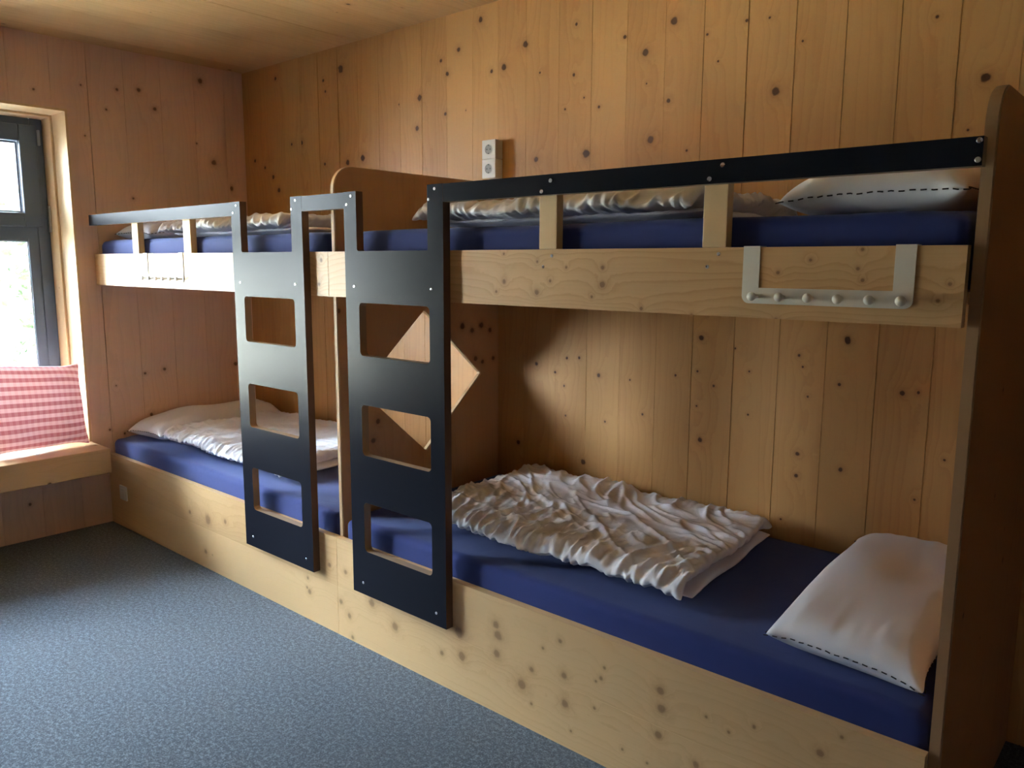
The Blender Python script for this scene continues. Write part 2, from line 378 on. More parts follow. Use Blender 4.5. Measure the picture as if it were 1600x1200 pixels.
def carpet():
    m, nt, b = new_mat('blue_grey_carpet'); g = NB(nt)
    geo = nt.nodes.new('ShaderNodeNewGeometry'); P = geo.outputs['Position']
    n1 = g.noise(P, 190.0, 2.0, 0.8); n2 = g.noise(P, 75.0, 3.0, 0.75); n3 = g.noise(P, 1.6, 3.0)
    f = g.m('ADD', g.m('MULTIPLY', n1, 0.5), g.m('MULTIPLY', n2, 0.5))
    col = g.ramp(f, [(0.38, (0.012, 0.016, 0.026)), (0.50, (0.052, 0.068, 0.092)), (0.60, (0.17, 0.205, 0.25))])
    col = g.mix(g.m('MULTIPLY', n3, 0.35), col, (0.06, 0.075, 0.09))
    g.lk(col, b.inputs['Base Color']); b.inputs['Roughness'].default_value = 0.95
    b.inputs['Specular IOR Level'].default_value = 0.15; b.inputs['Sheen Weight'].default_value = 0.25
    bp = nt.nodes.new('ShaderNodeBump'); bp.inputs['Strength'].default_value = 0.6; bp.inputs['Distance'].default_value = 0.004
    g.lk(f, bp.inputs['Height']); g.lk(bp.outputs[0], b.inputs['Normal'])
    return m
M_CARPET = carpet()

def glass():
    m = bpy.data.materials.new('window_glass'); m.use_nodes = True; nt = m.node_tree; nt.nodes.clear()
    o = nt.nodes.new('ShaderNodeOutputMaterial'); mx = nt.nodes.new('ShaderNodeMixShader')
    t = nt.nodes.new('ShaderNodeBsdfTransparent'); t.inputs[0].default_value = (0.95, 0.97, 0.96, 1)
    gl = nt.nodes.new('ShaderNodeBsdfGlossy'); gl.inputs['Roughness'].default_value = 0.02
    fr = nt.nodes.new('ShaderNodeFresnel'); fr.inputs[0].default_value = 1.45
    nt.links.new(fr.outputs[0], mx.inputs[0]); nt.links.new(t.outputs[0], mx.inputs[1]); nt.links.new(gl.outputs[0], mx.inputs[2])
    nt.links.new(mx.outputs[0], o.inputs[0]); return m
M_GLASS = glass()
def leafmat(name, a, bcol):
    m, nt, b = new_mat(name); g = NB(nt)
    geo = nt.nodes.new('ShaderNodeNewGeometry'); n = g.noise(geo.outputs['Position'], 2.5, 3.0)
    g.lk(g.mix(n, a, bcol), b.inputs['Base Color']); b.inputs['Roughness'].default_value = 0.6
    return m
M_LEAF = leafmat('leaf_green', (0.012, 0.028, 0.010), (0.03, 0.05, 0.02))
M_BARK = flat('bark', (0.10, 0.07, 0.05), 0.9)
M_GRASS = leafmat('meadow', (0.030, 0.036, 0.024), (0.048, 0.056, 0.042))

# ---------------------------------------------------------------- setting
def structure(o): o['kind'] = 'structure'; return o

rng = random.Random(4)
def add_rnd(bm, faces, val):
    ly = bm.faces.layers.float.get('rnd') or bm.faces.layers.float.new('rnd')
    for f in faces: f[ly] = val

def planks(bm, pos, lo, hi, gaps, depth, make):
    """boards between the coordinates in pos; make(a, b) -> list of (corner, corner) boxes"""
    bm.faces.layers.float.new('rnd')
    for i in range(len(pos)-1):
        g0, g1 = gaps(i), gaps(i+1)
        val = rng.random()
        for A, B in make(pos[i]+g0/2, pos[i+1]-g1/2):
            fs = box(bm, A, B)
            add_rnd(bm, [f for f in fs if f.is_valid], val)

# floor
bm = bmesh.new(); box(bm, (W-0.05, -4.65, -0.08), (5.25, D+0.05, 0.0))
structure(obj('floor', bm, M_CARPET))
# back wall : glued planks with fine joints
bx = [W-0.02, -1.96, -1.80, -1.635, -1.47, -1.302, -1.128, -0.965, -0.80, -0.64, -0.484, -0.316, -0.152, 0.002, 0.160,
      0.334, 0.497, 0.66, 0.825, 0.98, 1.146, 1.312, 1.474, 1.636, 1.797, 1.957, 2.12, 2.28, 2.45, 2.61, 2.78, 2.94, 3.1, 3.26, 3.43, 3.6, 3.76, 3.93, 4.1, 4.3, 4.5, 4.7, 4.9, 5.15]
strong = {5: .004, 6: .003, 10: .003, 16: .002, 19: .0025, 20: .0035, 21: .003, 22: .0025, 23: .003, 24: .0035, 25: .003, 26: .003}
bm = bmesh.new()
planks(bm, bx, 0, 0, lambda i: strong.get(i, 0.0012), 0.03, lambda a, b: [((a, D, -0.02), (b, D+0.03, H+0.02))])
fs = box(bm, (W-0.02, D+0.004, -0.02), (5.25, D+0.12, H+0.02)); add_rnd(bm, fs, 0.2)
structure(obj('wall_back', bm, M_BACK))
# window wall (left) with niche
yy = [0.97, 0.79, 0.605, 0.411, 0.213, 0.028, -0.149, -0.34, -0.53, -0.72, -0.91, -1.10, -1.29, -1.48, -1.67, -1.86, -2.05, -2.24, -2.43, -2.62, -2.81, -3.0, -3.19, -3.4, -3.6, -3.8, -4.0, -4.2, -4.4, -4.65][::-1]
T = 0.42
def lw(a, b):
    res = []
    segs = []
    a2, b2 = a, b
    if b2 <= WY0 or a2 >= WY1: return [((W-T, a2, -0.02), (W, b2, H+0.02))]
    if a2 < WY0: res.append(((W-T, a2, -0.02), (W, WY0, H+0.02))); a2 = WY0
    if b2 > WY1: res.append(((W-T, WY1, -0.02), (W, b2, H+0.02))); b2 = WY1
    res.append(((W-T, a2, -0.02), (W, b2, 0.333))); res.append(((W-T, a2, WZ1), (W, b2, H+0.02)))
    return res
bm = bmesh.new()
planks(bm, yy, 0, 0, lambda i: {24: .003}.get(i, 0.0014), T, lw)
structure(obj('wall_left', bm, M_WINW))
# unseen sides of the room
bm = bmesh.new(); 
planks(bm, [-4.65+0.2*i for i in range(29)], 0, 0, lambda i: 0.002, 0, lambda a, b: [((5.1, a, -0.02), (5.25, b, H+0.02))])
structure(obj('wall_right', bm, M_FAR))
bm = bmesh.new()
planks(bm, [W-0.3+0.2*i for i in range(38)], 0, 0, lambda i: 0.002, 0, lambda a, b: [((a, -4.72, -0.02), (b, -4.6, H+0.02))])
structure(obj('wall_front', bm, M_FAR))
bm = bmesh.new()
planks(bm, [W-T+0.19*i for i in range(41)], 0, 0, lambda i: (0.003 if i % 6 == 2 else 0.0008), 0, lambda a, b: [((a, -4.7, H), (b, D+0.1, H+0.03))])
fs = box(bm, (W-T, -4.7, H+0.005), (5.3, D+0.1, H+0.2)); add_rnd(bm, fs, 0.4)
structure(obj('ceiling', bm, M_CEIL))

# ---- window_1 : reveal boards, slate frame, panes
win = bpy.data.objects.new('window_1', None); win.location = (XG, -1.08, 0.465); link(win); structure(win)
bm = bmesh.new()
box(bm, (XG-0.05, WY1-0.012, 0.466), (W-0.001, WY1, WZ1))                     # right jamb lining
box(bm, (XG-0.05, WY0, 0.466), (W-0.001, WY0+0.012, WZ1))
box(bm, (XG-0.05, WY0+0.012, WZ1-0.012), (W-0.001, WY1-0.012, WZ1))            # head lining
box(bm, (XG-0.02, WY1-0.024, 0.466), (XG+0.10, WY1-0.012, WZ1-0.012), bev=0.002)     # inner stop
box(bm, (XG-0.02, WY0+0.012, 0.466), (XG+0.10, WY0+0.024, WZ1-0.012), bev=0.002)
box(bm, (XG-0.02, WY0+0.024, WZ1-0.024), (XG+0.10, WY1-0.024, WZ1-0.012), bev=0.002)
obj('window_reveal', bm, M_JAMB, win)
ya, yb = WY0+0.024, WY1-0.024
YM = -1.33
def frame_rect(bm, x0, x1, y0, y1, z0, z1, wl, wr, wb, wt, bev=0.004):
    box(bm, (x0, y0, z0), (x1, y0+wl, z1), bev=bev); box(bm, (x0, y1-wr, z0), (x1, y1, z1), bev=bev)
    box(bm, (x0, y0+wl, z0), (x1, y1-wr, z0+wb), bev=bev); box(bm, (x0, y0+wl, z1-wt), (x1, y1-wr, z1), bev=bev)
bm = bmesh.new()
frame_rect(bm, XG-0.09, XG-0.012, ya, yb, 0.466, WZ1-0.024, 0.06, 0.06, 0.06, 0.05)
box(bm, (XG-0.09, ya+0.06, 1.545), (XG-0.012, yb-0.06, 1.645), bev=0.004)
box(bm, (XG-0.09, YM-0.05, 0.526), (XG-0.012, YM+0.05, 1.545), bev=0.004)
box(bm, (XG-0.09, YM-0.05, 1.645), (XG-0.012, YM+0.05, WZ1-0.074), bev=0.004)
obj('window_frame', bm, M_FRAME, win)
for (y0, y1) in ((YM+0.05, yb-0.05), (ya+0.05, YM-0.05)):
    bm = bmesh.new()        # opening top sash
    frame_rect(bm, XG-0.03, XG+0.012, y0-0.012, y1+0.012, 1.606, WZ1-0.062, 0.085, 0.085, 0.072, 0.085, 0.006)
    sash = obj('window_sash', bm, M_FRAME, win)
    bm = bmesh.new(); frame_rect(bm, XG-0.032, XG-0.024, y0+0.073, y1-0.073, 1.678, WZ1-0.147, 0.01, 0.01, 0.01, 0.01, 0.001)
    obj('glazing_bead', bm, M_GASK, sash)
    bm = bmesh.new(); box(bm, (XG-0.050, y0+0.06, 1.66), (XG-0.044, y1-0.06, WZ1-0.12)); obj('glass_pane', bm, M_GLASS, sash)
    bm = bmesh.new(); frame_rect(bm, XG-0.045, XG-0.012, y0+0.01, y1-0.01, 0.52, 1.55, 0.05, 0.05, 0.05, 0.02, 0.003)
    fx = obj('window_sash', bm, M_FRAME, win)
    bm = bmesh.new(); frame_rect(bm, XG-0.030, XG-0.022, y0+0.055, y1-0.055, 0.565, 1.535, 0.009, 0.009, 0.009, 0.009, 0.001)
    obj('glazing_bead', bm, M_GASK, fx)
    bm = bmesh.new(); box(bm, (XG-0.055, y0+0.05, 0.56), (XG-0.049, y1-0.05, 1.54)); obj('glass_pane', bm, M_GLASS, fx)
bm = bmesh.new(); box(bm, (XG+0.0, yb-0.012, 1.58), (XG+0.022, yb-0.001, 1.72), bev=0.003)
obj('window_handle', bm, M_LEVER, win)
bm = bmesh.new(); box(bm, (XG-0.012, yb-0.03, 2.03), (XG+0.006, yb-0.018, 2.11), bev=0.003)
obj('hinge', bm, M_GASK, win)

# ---------------------------------------------------------------- outside (trees and meadow seen through the panes)
bm = bmesh.new()
N = 24
gv = [[bm.verts.new((-4.0-28*i/N, -18+36*j/N, -0.9+0.25*noise.noise(Vector((i*.5, j*.5, 0)))+1.2*(i/N)**2)) for j in range(N+1)] for i in range(N+1)]
for i in range(N):
    for j in range(N): bm.faces.new((gv[i][j], gv[i+1][j], gv[i+1][j+1], gv[i][j+1]))
o = obj('meadow', bm, M_GRASS, smooth=True); tag(o, 'sunlit pale meadow outside the window', 'meadow', kind='structure')
bm = bmesh.new(); box(bm, (-4.25, -9.0, -0.75), (W-T-0.01, -0.3, -0.35), bev=0.01)  # unseen slab added to bounce sunlight up onto ceiling and back wall
M_REFL = flat('pale_reflector', (0.66, 0.64, 0.60), 0.9)
o = obj('reflector', bm, M_REFL); tag(o, 'pale sunlit reflector slab added outside below the window', 'reflector', kind='structure')
def tree(x, y, z0, h, s, n, seed, label):
    t = thing('deciduous_tree', label, 'tree', (x, y, z0), 'trees outside the window')
    r = random.Random(seed)
    bm = bmesh.new()
    prev = None
    for k in range(8):
        f = k/7; c = Vector((x+0.15*math.sin(3*f+seed), y+0.12*math.sin(2*f+seed*2), z0+h*0.8*f)); rad = 0.10*s*(1-0.75*f)+0.01
        ring = [bm.verts.new(c+Vector((rad*math.cos(a*math.pi/4), rad*math.sin(a*math.pi/4), 0))) for a in range(8)]
        if prev:
            for a in range(8): bm.faces.new((prev[a], prev[(a+1) % 8], ring[(a+1) % 8], ring[a]))
        prev = ring
    obj('trunk', bm, M_BARK, t, smooth=True)
    bm = bmesh.new()
    cl = [Vector((r.gauss(0, .45*s), r.gauss(0, .45*s), h*(0.3+0.65*r.random()))) for _ in range(14)]
    for _ in range(n):
        c = r.choice(cl) + Vector((r.gauss(0, .22*s), r.gauss(0, .22*s), r.gauss(0, .2*s))) + Vector((x, y, z0))
        u = Vector((r.uniform(-1, 1), r.uniform(-1, 1), r.uniform(-1, 1))).normalized()
        v = u.orthogonal().normalized(); q = u.cross(v); L = 0.085*r.uniform(.6, 1.2)
        bm.faces.new([bm.verts.new(c+u*L), bm.verts.new(c+v*L*.45+q*L*.1), bm.verts.new(c-u*L), bm.verts.new(c-v*L*.45+q*L*.1)])
    obj('foliage', bm, M_LEAF, t)
tree(-9.0, 1.55, -0.9, 2.9, 1.0, 700, 3, 'leafy tree outside the window, nearest of the three')
tree(-11.5, 2.95, -0.7, 2.2, 0.8, 600, 5, 'low leafy tree outside the window, right behind the nearest')
tree(-13.0, 0.2, -0.6, 3.4, 1.2, 2200, 8, 'tall leafy tree outside the window, farthest left of the three')

# ---------------------------------------------------------------- bench under the window
bm = bmesh.new()
box(bm, (XG-0.06, WY0+0.001, 0.334), (-1.82, WY1-0.001, 0.465), bev=0.004)
o = obj('window_bench', bm, M_BENCH); tag(o, 'thick pale pine slab bench forming the deep window sill', 'bench')

# ---------------------------------------------------------------- bunk beds
def ladder(x0, x1, parent):
    h0, h1 = x0+0.072, x0+0.425      # holes (x)
    n0, n1 = x0+0.067, x1-0.070      # notch between the hand posts
    outer = [(x0, 0.230), (x1, 0.230), (x1, 1.665), (n1, 1.665), (n1, 1.470), (n1-0.002, 1.465), (n0+0.006, 1.465), (n0, 1.470), (n0, 1.665), (x0, 1.665)]
    holes = [rrect(h0, a, h1, b, 0.016) for a, b in ((0.397, 0.580), (0.752, 0.934), (1.107, 1.290))]
    bm = bmesh.new()
    prism(bm, [outer]+holes, -0.030, -0.0005, 'y', 0, 1)
    # cut edges of the holes are lighter plywood
    for f in bm.faces:
        if f.material_index == 1:
            c = f.calc_center_median()
            if h0-0.01 < c.x < h1+0.01 and 0.39 < c.z < 1.30: f.material_index = 2
    l = obj('ladder', bm, [M_FILM, M_PLYEDGE, M_PLYIN], parent)
    l['label'] = 'black ladder panel with three step openings'
    dx = x0 - 0.14
    for sx, sz in ((0.181, 1.650), (0.157, 1.622), (0.594, 1.651), (0.567, 1.620), (0.189, 1.345), (0.575, 1.345), (0.198, 0.274), (0.583, 0.274)):
        b2 = bmesh.new(); disc(b2, (sx+dx, -0.0302, sz), 0.0048, 0.0022); s = obj('screw', b2, M_SCREW, l, smooth=False)
    return l

def board(name, parent, x0, x1, z0, z1, lams, mat):
    bm = bmesh.new(); bm.faces.layers.float.new('rnd')
    zs = [z0+(z1-z0)*k/lams for k in range(lams+1)]
    for k in range(lams):
        fs = box(bm, (x0, 0.0, zs[k]), (x1, 0.027, zs[k+1]-(0.0004 if k < lams-1 else 0)))
        add_rnd(bm, [f for f in fs if f.is_valid], rng.random())
    return obj(name, bm, mat, parent)

def rail(parent, x0, x1, screws):
    bm = bmesh.new()
    loop = [(x0, 1.610), (x1, 1.610), (x1, 1.664), (x0, 1.664)]
    prism(bm, [loop], -0.0295, -0.0005, 'y', 0, 1)
    r = obj('guard_rail', bm, [M_FILM, M_PLYIN], parent)
    for sx, sz in screws:
        b2 = bmesh.new(); disc(b2, (sx, -0.0298, sz), 0.0055, 0.0025); obj('screw', b2, M_SCREW, r)

def post(parent, xc, w=0.060):
    bm = bmesh.new(); box(bm, (xc-w/2, 0.0, ZU1+0.0003), (xc+w/2, 0.029, 1.655), bev=0.002)
    obj('rail_post', bm, M_POST, parent)

def side_panel(parent, x0, x1, mat, diamond, z1=1.772, depth_top=None):
    r = 0.085; y0, y1 = 0.0275, D-0.0005
    lp = [(y0, 0.0), (y1, 0.0), (y1, z1)]
    for i in range(9):
        a = math.radians(90+90*i/8); lp.append((y0+r+r*math.cos(a), z1-r+r*math.sin(a)))
    holes = []
    if diamond:
        cy, cz, hy, hz, q = 0.460, 0.944, 0.332, 0.292, 0.03
        pts = [(cy-hy, cz), (cy, cz-hz), (cy+hy, cz), (cy, cz+hz)]
        lo = []
        for k in range(4):
            p, a, b = pts[k], pts[k-1], pts[(k+1) % 4]
            for tt, src in ((q, a), (q*0.35, a), (q*0.35, b), (q, b)):
                lo.append((p[0]+(src[0]-p[0])*tt, p[1]+(src[1]-p[1])*tt))
        holes = [lo]
    bm = bmesh.new(); prism(bm, [lp]+holes, x0, x1, 'x', 0, 1)
    es = [e for e in bm.edges if len(e.link_faces) == 2 and e.link_faces[0].material_index != e.link_faces[1].material_index]
    bmesh.ops.bevel(bm, geom=es, offset=0.003, segments=2, affect='EDGES', material=1)
    return obj('side_panel', bm, [mat, M_PANEDGE if diamond else M_ENDEDGE], parent)

GB = 'built-in pine bunk beds along the back wall'
bunkL = thing('bunk_bed', 'pine bunk bed beside the window, farther of the two bays', 'bunk bed', (-1.03, 0.45, 0), GB)
bunkR = thing('bunk_bed', 'pine bunk bed nearest the camera with a long black guard rail', 'bunk bed', (1.03, 0.45, 0), GB)
board('lower_board', bunkL, W+0.001, -0.0012, 0.0, ZL, 2, M_BRL)
board('lower_board', bunkR, 0.0012, R, 0.0, ZL, 2, M_BRL)
board('upper_board', bunkL, W+0.012, -0.0012, ZU0, ZU1, 1, M_BRU)
board('upper_board', bunkR, 0.0012, R-0.004, ZU0, ZU1, 1, M_BRU)
for p, x0, x1 in ((bunkL, W+0.002, -0.0145), (bunkR, 0.009, R-0.0005)):
    bm = bmesh.new(); box(bm, (x0, 0.0275, ZU0+0.045), (x1, D-0.0006, ZU0+0.07)); obj('upper_base', bm, M_POST, p)
    bm = bmesh.new(); box(bm, (x0, 0.0275, 0.30), (x1, D-0.0006, 0.325)); obj('lower_base', bm, M_POST, p)
side_panel(bunkR, -0.014, 0.0085, M_PART, True)
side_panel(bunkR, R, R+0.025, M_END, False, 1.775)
ladder(-0.600, -0.110, bunkL)
ladder(0.140, 0.630, bunkR)
rail(bunkL, W+0.045, -0.6002, [])
rail(bunkL, -0.1098, 0.1398, [])
rail(bunkR, 0.6302, 2.073, [(1.047, 1.647), (1.016, 1.620), (1.549, 1.650), (1.517, 1.621), (2.066, 1.656), (2.066, 1.621)])
for xc in (-1.55, -1.035): post(bunkL, xc, 0.066)
for xc in (1.016, 1.520): post(bunkR, xc, 0.062)
for sx, sz in ((1.031, 1.447), (1.001, 1.417), (1.533, 1.450), (1.505, 1.420)):
    b2 = bmesh.new(); disc(b2, (sx, -0.0002, sz), 0.0045, 0.0015); obj('screw', b2, M_SCREW, bunkR)

# ---------------------------------------------------------------- mattresses with navy sheets
def mattress(x0, x1, y0, y1, z0, z1, label, seed):
    nx, ny, nz = 90, 36, 6
    r = 0.028
    bm = bmesh.new()
    fs = box(bm, (x0, y0, z0), (x1, y1, z1))
    bmesh.ops.bevel(bm, geom=list(bm.edges), offset=r, segments=4, profile=0.6, affect='EDGES')
    # slice for relief
    for k in range(1, 44):
        bmesh.ops.bisect_plane(bm, geom=list(bm.verts)+list(bm.edges)+list(bm.faces), plane_co=(x0+(x1-x0)*k/44, 0, 0), plane_no=(1, 0, 0))
    for k in range(1, 18):
        bmesh.ops.bisect_plane(bm, geom=list(bm.verts)+list(bm.edges)+list(bm.faces), plane_co=(0, y0+(y1-y0)*k/18, 0), plane_no=(0, 1, 0))
    for v in bm.verts:
        n = noise.noise(Vector((v.co.x*3+seed, v.co.y*4, seed)))*0.003
        if v.co.z > z1-0.035: v.co.z += n
        if v.co.y < y0+0.01: v.co.y += n*0.6
        # gathered corners
        for cx in (x0, x1):
            d = abs(v.co.x-cx)
            if d < 0.14 and v.co.y < y0+0.06:
                v.co.z += 0.0025*math.sin(d*170+v.co.y*60)*(1-d/0.14)
                v.co.z -= 0.012*(1-d/0.14)**2 if v.co.z > z1-0.04 else 0
    o = obj('mattress', bm, M_NAVY, smooth=True)
    tag(o, label, 'mattress', 'mattresses in navy fitted sheets'); return o
mattress(0.022, 2.055, 0.0285, 0.905, 0.326, ML, 'navy-sheeted mattress on the lower bunk nearest the camera', 1.3)
mattress(W+0.006, -0.030, 0.0285, 0.905, 0.326, ML, 'bright blue-lit navy mattress on the lower bunk by the window', 5.1)
mattress(0.045, 2.050, 0.0325, 0.905, ZU0+0.071, MU, 'navy-sheeted mattress on the upper bunk behind the long black rail', 8.2)
mattress(W+0.012, -0.030, 0.0325, 0.905, ZU0+0.071, MU, 'navy-sheeted mattress on the upper bunk by the window', 2.7)

# ---------------------------------------------------------------- cloth bags (small position-based cloth solver)
def bag(w, h, nx, ny, zmax, press, iters, seed, edge=0.97, top=1.0, flat_bottom=False, inner=10, sag=0.0, wob=0.006):
    rs = np.random.RandomState(seed)
    I = np.arange((nx+1)*(ny+1)).reshape(nx+1, ny+1)
    B = I.copy(); nb = (nx-1)*(ny-1)
    B[1:-1, 1:-1] = np.arange(nb).reshape(nx-1, ny-1) + I.size
    n = I.size + nb
    u = np.linspace(0, 1, nx+1)[:, None]; v = np.linspace(0, 1, ny+1)[None, :]
    P = np.zeros((n, 3))
    X = np.broadcast_to(u*w, I.shape); Y = np.broadcast_to(v*h, I.shape)
    dome = np.minimum(1, 6*np.minimum(np.minimum(u, 1-u)*w/h, np.minimum(v, 1-v)))
    cz = zmax*0.3 if not flat_bottom else 0.006
    # smooth random seed relief
    def field(k, kx, ky):
        g = np.zeros(I.shape)
        for _ in range(k):
            a, b, c = rs.uniform(-kx, kx), rs.uniform(-ky, ky), rs.uniform(0, 6.28)
            g += np.sin(6.28*(a*u+b*v)+c)
        return g/math.sqrt(k)
    rel = field(10, w*14, h*14)
    P[I.ravel(), 0] = X.ravel(); P[I.ravel(), 1] = Y.ravel(); P[I.ravel(), 2] = (cz + dome*zmax*0.5 + rel*wob*dome).ravel()
    P[B[1:-1, 1:-1].ravel(), 0] = X[1:-1, 1:-1].ravel(); P[B[1:-1, 1:-1].ravel(), 1] = Y[1:-1, 1:-1].ravel()
    P[B[1:-1, 1:-1].ravel(), 2] = (cz - dome*cz*0.9)[1:-1, 1:-1].ravel()
    dx, dy = w/nx, h/ny
    groups = []
    for S, k in ((I, top), (B, 1.0)):
        for par in (0, 1):
            a, b = S[par:-1:2, :], S[par+1::2, :]
            m_ = min(a.shape[0], b.shape[0]); a, b = a[:m_], b[:m_]
            L = np.full(a.shape, dx*k); L[:, 0] = dx*edge; L[:, -1] = dx*edge
            groups.append((a.ravel(), b.ravel(), L.ravel(), 1.0))
            a, b = S[:, par:-1:2], S[:, par+1::2]
            m_ = min(a.shape[1], b.shape[1]); a, b = a[:, :m_], b[:, :m_]
            L = np.full(a.shape, dy*k); L[0, :] = dy*edge; L[-1, :] = dy*edge
            groups.append((a.ravel(), b.ravel(), L.ravel(), 1.0))
        dd = math.hypot(dx, dy)*k
        for par in (0, 1):
            a, b = S[par:-1:2, :-1], S[par+1::2, 1:]; m_ = min(a.shape[0], b.shape[0])
            groups.append((a[:m_].ravel(), b[:m_].ravel(), dd, 0.35))
            a, b = S[par:-1:2, 1:], S[par+1::2, :-1]; m_ = min(a.shape[0], b.shape[0])
            groups.append((a[:m_].ravel(), b[:m_].ravel(), dd, 0.35))
        # bending
        for ax in (0, 1):
            for par in (0, 1, 2, 3):
                if ax == 0: a, b = S[par:-2:4, :], S[par+2::4, :]; m_ = min(a.shape[0], b.shape[0]); a, b = a[:m_], b[:m_]; L = 2*dx*k
                else: a, b = S[:, par:-2:4], S[:, par+2::4]; m_ = min(a.shape[1], b.shape[1]); a, b = a[:, :m_], b[:, :m_]; L = 2*dy*k
                groups.append((a.ravel(), b.ravel(), L, 0.05))
    # envelope of the filling
    env = np.full(n, zmax)
    e2 = zmax*(1+0.16*field(6, w*3, h*3)/1.5)
    env[I.ravel()] = e2.ravel()
    V = np.zeros_like(P)
    Q = [(I, 1.0), (B, -1.0)]
    for it in range(iters):
        F = np.zeros_like(P)
        for S, sg in Q:
            if sg < 0 and flat_bottom: continue
            p = P[S]
            d1 = p[1:, 1:]-p[:-1, :-1]; d2 = p[:-1, 1:]-p[1:, :-1]
            nn = np.cross(d1, d2)*0.5*sg
            for sl in ((slice(1, None), slice(1, None)), (slice(None, -1), slice(None, -1)), (slice(None, -1), slice(1, None)), (slice(1, None), slice(None, -1))):
                np.add.at(F, S[sl].ravel(), nn.reshape(-1, 3))
        pr = press*min(1.0, it/40+0.2)
        V = (V + F*pr/(dx*dy)*0.0005)*0.93
        V[:, 2] -= 0.00012
        P0 = P.copy(); P = P+V
        for _ in range(inner):
            for a, b, L, k in groups:
                d = P[b]-P[a]; l = np.sqrt((d*d).sum(1))+1e-9
                c = (d*((l-L)/l*0.5*k)[:, None])
                P[a] += c; P[b] -= c
            P[:, 2] = np.maximum(P[:, 2], 0.0)
            over = P[:, 2] > env
            P[over, 2] += (env[over]-P[over, 2])*0.5
        V = (P-P0)*0.96
    quads = []
    for S, fl in ((I, False), (B, True)):
        a, b, c, d = S[:-1, :-1].ravel(), S[1:, :-1].ravel(), S[1:, 1:].ravel(), S[:-1, 1:].ravel()
        q = np.stack([a, b, c, d] if not fl else [a, d, c, b], 1); quads.append(q)
    F = np.concatenate(quads)
    border = list(I[:, 0]) + list(I[-1, 1:]) + list(I[-2::-1, -1]) + list(I[0, -2:0:-1])
    mn = P.min(0); mx = P.max(0)
    U = np.zeros((n, 2)); U[:, 0] = (P[:, 0]-mn[0])/(mx[0]-mn[0]); U[:, 1] = (P[:, 1]-mn[1])/(mx[1]-mn[1])
    UV = np.zeros((n, 2)); UV[I.ravel(), 0] = np.broadcast_to(u, I.shape).ravel(); UV[I.ravel(), 1] = np.broadcast_to(v, I.shape).ravel()
    UV[B.ravel(), 0] = np.broadcast_to(u, I.shape).ravel(); UV[B.ravel(), 1] = np.broadcast_to(v, I.shape).ravel()
    return dict(P=P, F=F, U=U, UV=UV, border=border, z=P[:, 2].copy())

def warp(bg, quad, z0, zs=1.0, mirror=(False, False), tilt=None):
    """place a bag in the plan quadrilateral quad (p00, p10, p11, p01)"""
    U = bg['U'].copy()
    if mirror[0]: U[:, 0] = 1-U[:, 0]
    if mirror[1]: U[:, 1] = 1-U[:, 1]
    q = np.array(quad, float); a, b = U[:, :1], U[:, 1:]
    xy = q[0]*(1-a)*(1-b)+q[1]*a*(1-b)+q[2]*a*b+q[3]*(1-a)*b
    z = z0 + bg['z']*zs
    if tilt is not None: z = z + tilt(U[:, 0], U[:, 1])
    return np.column_stack([xy, z])

def mesh_arrays(name, parts, mat, parent=None, uv=None, sub=1):
    V = np.concatenate([p for p, f in parts]); off = 0; Fs = []
    for p, f in parts: Fs.append(f+off); off += len(p)
    F = np.concatenate(Fs)
    base = wpos(parent) if parent is not None else None
    if base is None:
        mn, mx = V.min(0), V.max(0); org = np.array([(mn[0]+mx[0])/2, (mn[1]+mx[1])/2, mn[2]])
    else: org = np.array(base)
    me = bpy.data.meshes.new(name); me.from_pydata((V-org).tolist(), [], F.tolist()); me.materials.append(mat)
    if uv is not None:
        l = me.uv_layers.new(name='UVMap'); idx = F.ravel(); l.data.foreach_set('uv', uv[idx].ravel().astype(np.float32))
    for p in me.polygons: p.use_smooth = True
    me.update()
    o = bpy.data.objects.new(name, me); o.location = org if base is None else (0, 0, 0)
    link(o, parent)
    bm = bmesh.new(); bm.from_mesh(me); bmesh.ops.recalc_face_normals(bm, faces=bm.faces); bm.to_mesh(me); bm.free()
    if sub:
        md = o.modifiers.new('smooth', 'SUBSURF'); md.levels = sub; md.render_levels = sub
    return o

def dashes(pts, name, parent, rad=0.0016, dash=0.012, gap=0.010, mat=None):
    """dashed stitching along a closed polyline"""
    P = [Vector(p) for p in pts]; P.append(P[0])
    bm = bmesh.new(); s = 0.0; on = True; seg = []
    def tube(seg):
        if len(seg) < 2: return
        prev = None
        for i, c in enumerate(seg):
            t = (seg[min(i+1, len(seg)-1)]-seg[max(i-1, 0)]); 
            if t.length < 1e-7: continue
            t.normalize(); a = t.orthogonal().normalized(); b = t.cross(a)
            ring = [bm.verts.new(c+(a*math.cos(k*math.pi/3)+b*math.sin(k*math.pi/3))*rad) for k in range(6)]
            if prev is not None:
                # match ring start
                k0 = min(range(6), key=lambda k: (ring[k].co-prev[0].co).length)
                ring = ring[k0:]+ring[:k0]
                for k in range(6): bm.faces.new((prev[k], prev[(k+1) % 6], ring[(k+1) % 6], ring[k]))
            else: bm.faces.new(ring)
            prev = ring
        if prev: bm.faces.new(prev[::-1])
    for a, b in zip(P[:-1], P[1:]):
        L = (b-a).length; pos = 0.0
        while pos < L:
            left = (dash if on else gap)-s; step = min(left, L-pos)
            if on:
                if not seg: seg.append(a+(b-a)*(pos/L))
                seg.append(a+(b-a)*((pos+step)/L))
            pos += step; s += step
            if s >= (dash if on else gap)-1e-9:
                if on: tube(seg); seg = []
                on = not on; s = 0.0
    return obj(name, bm, mat, parent)

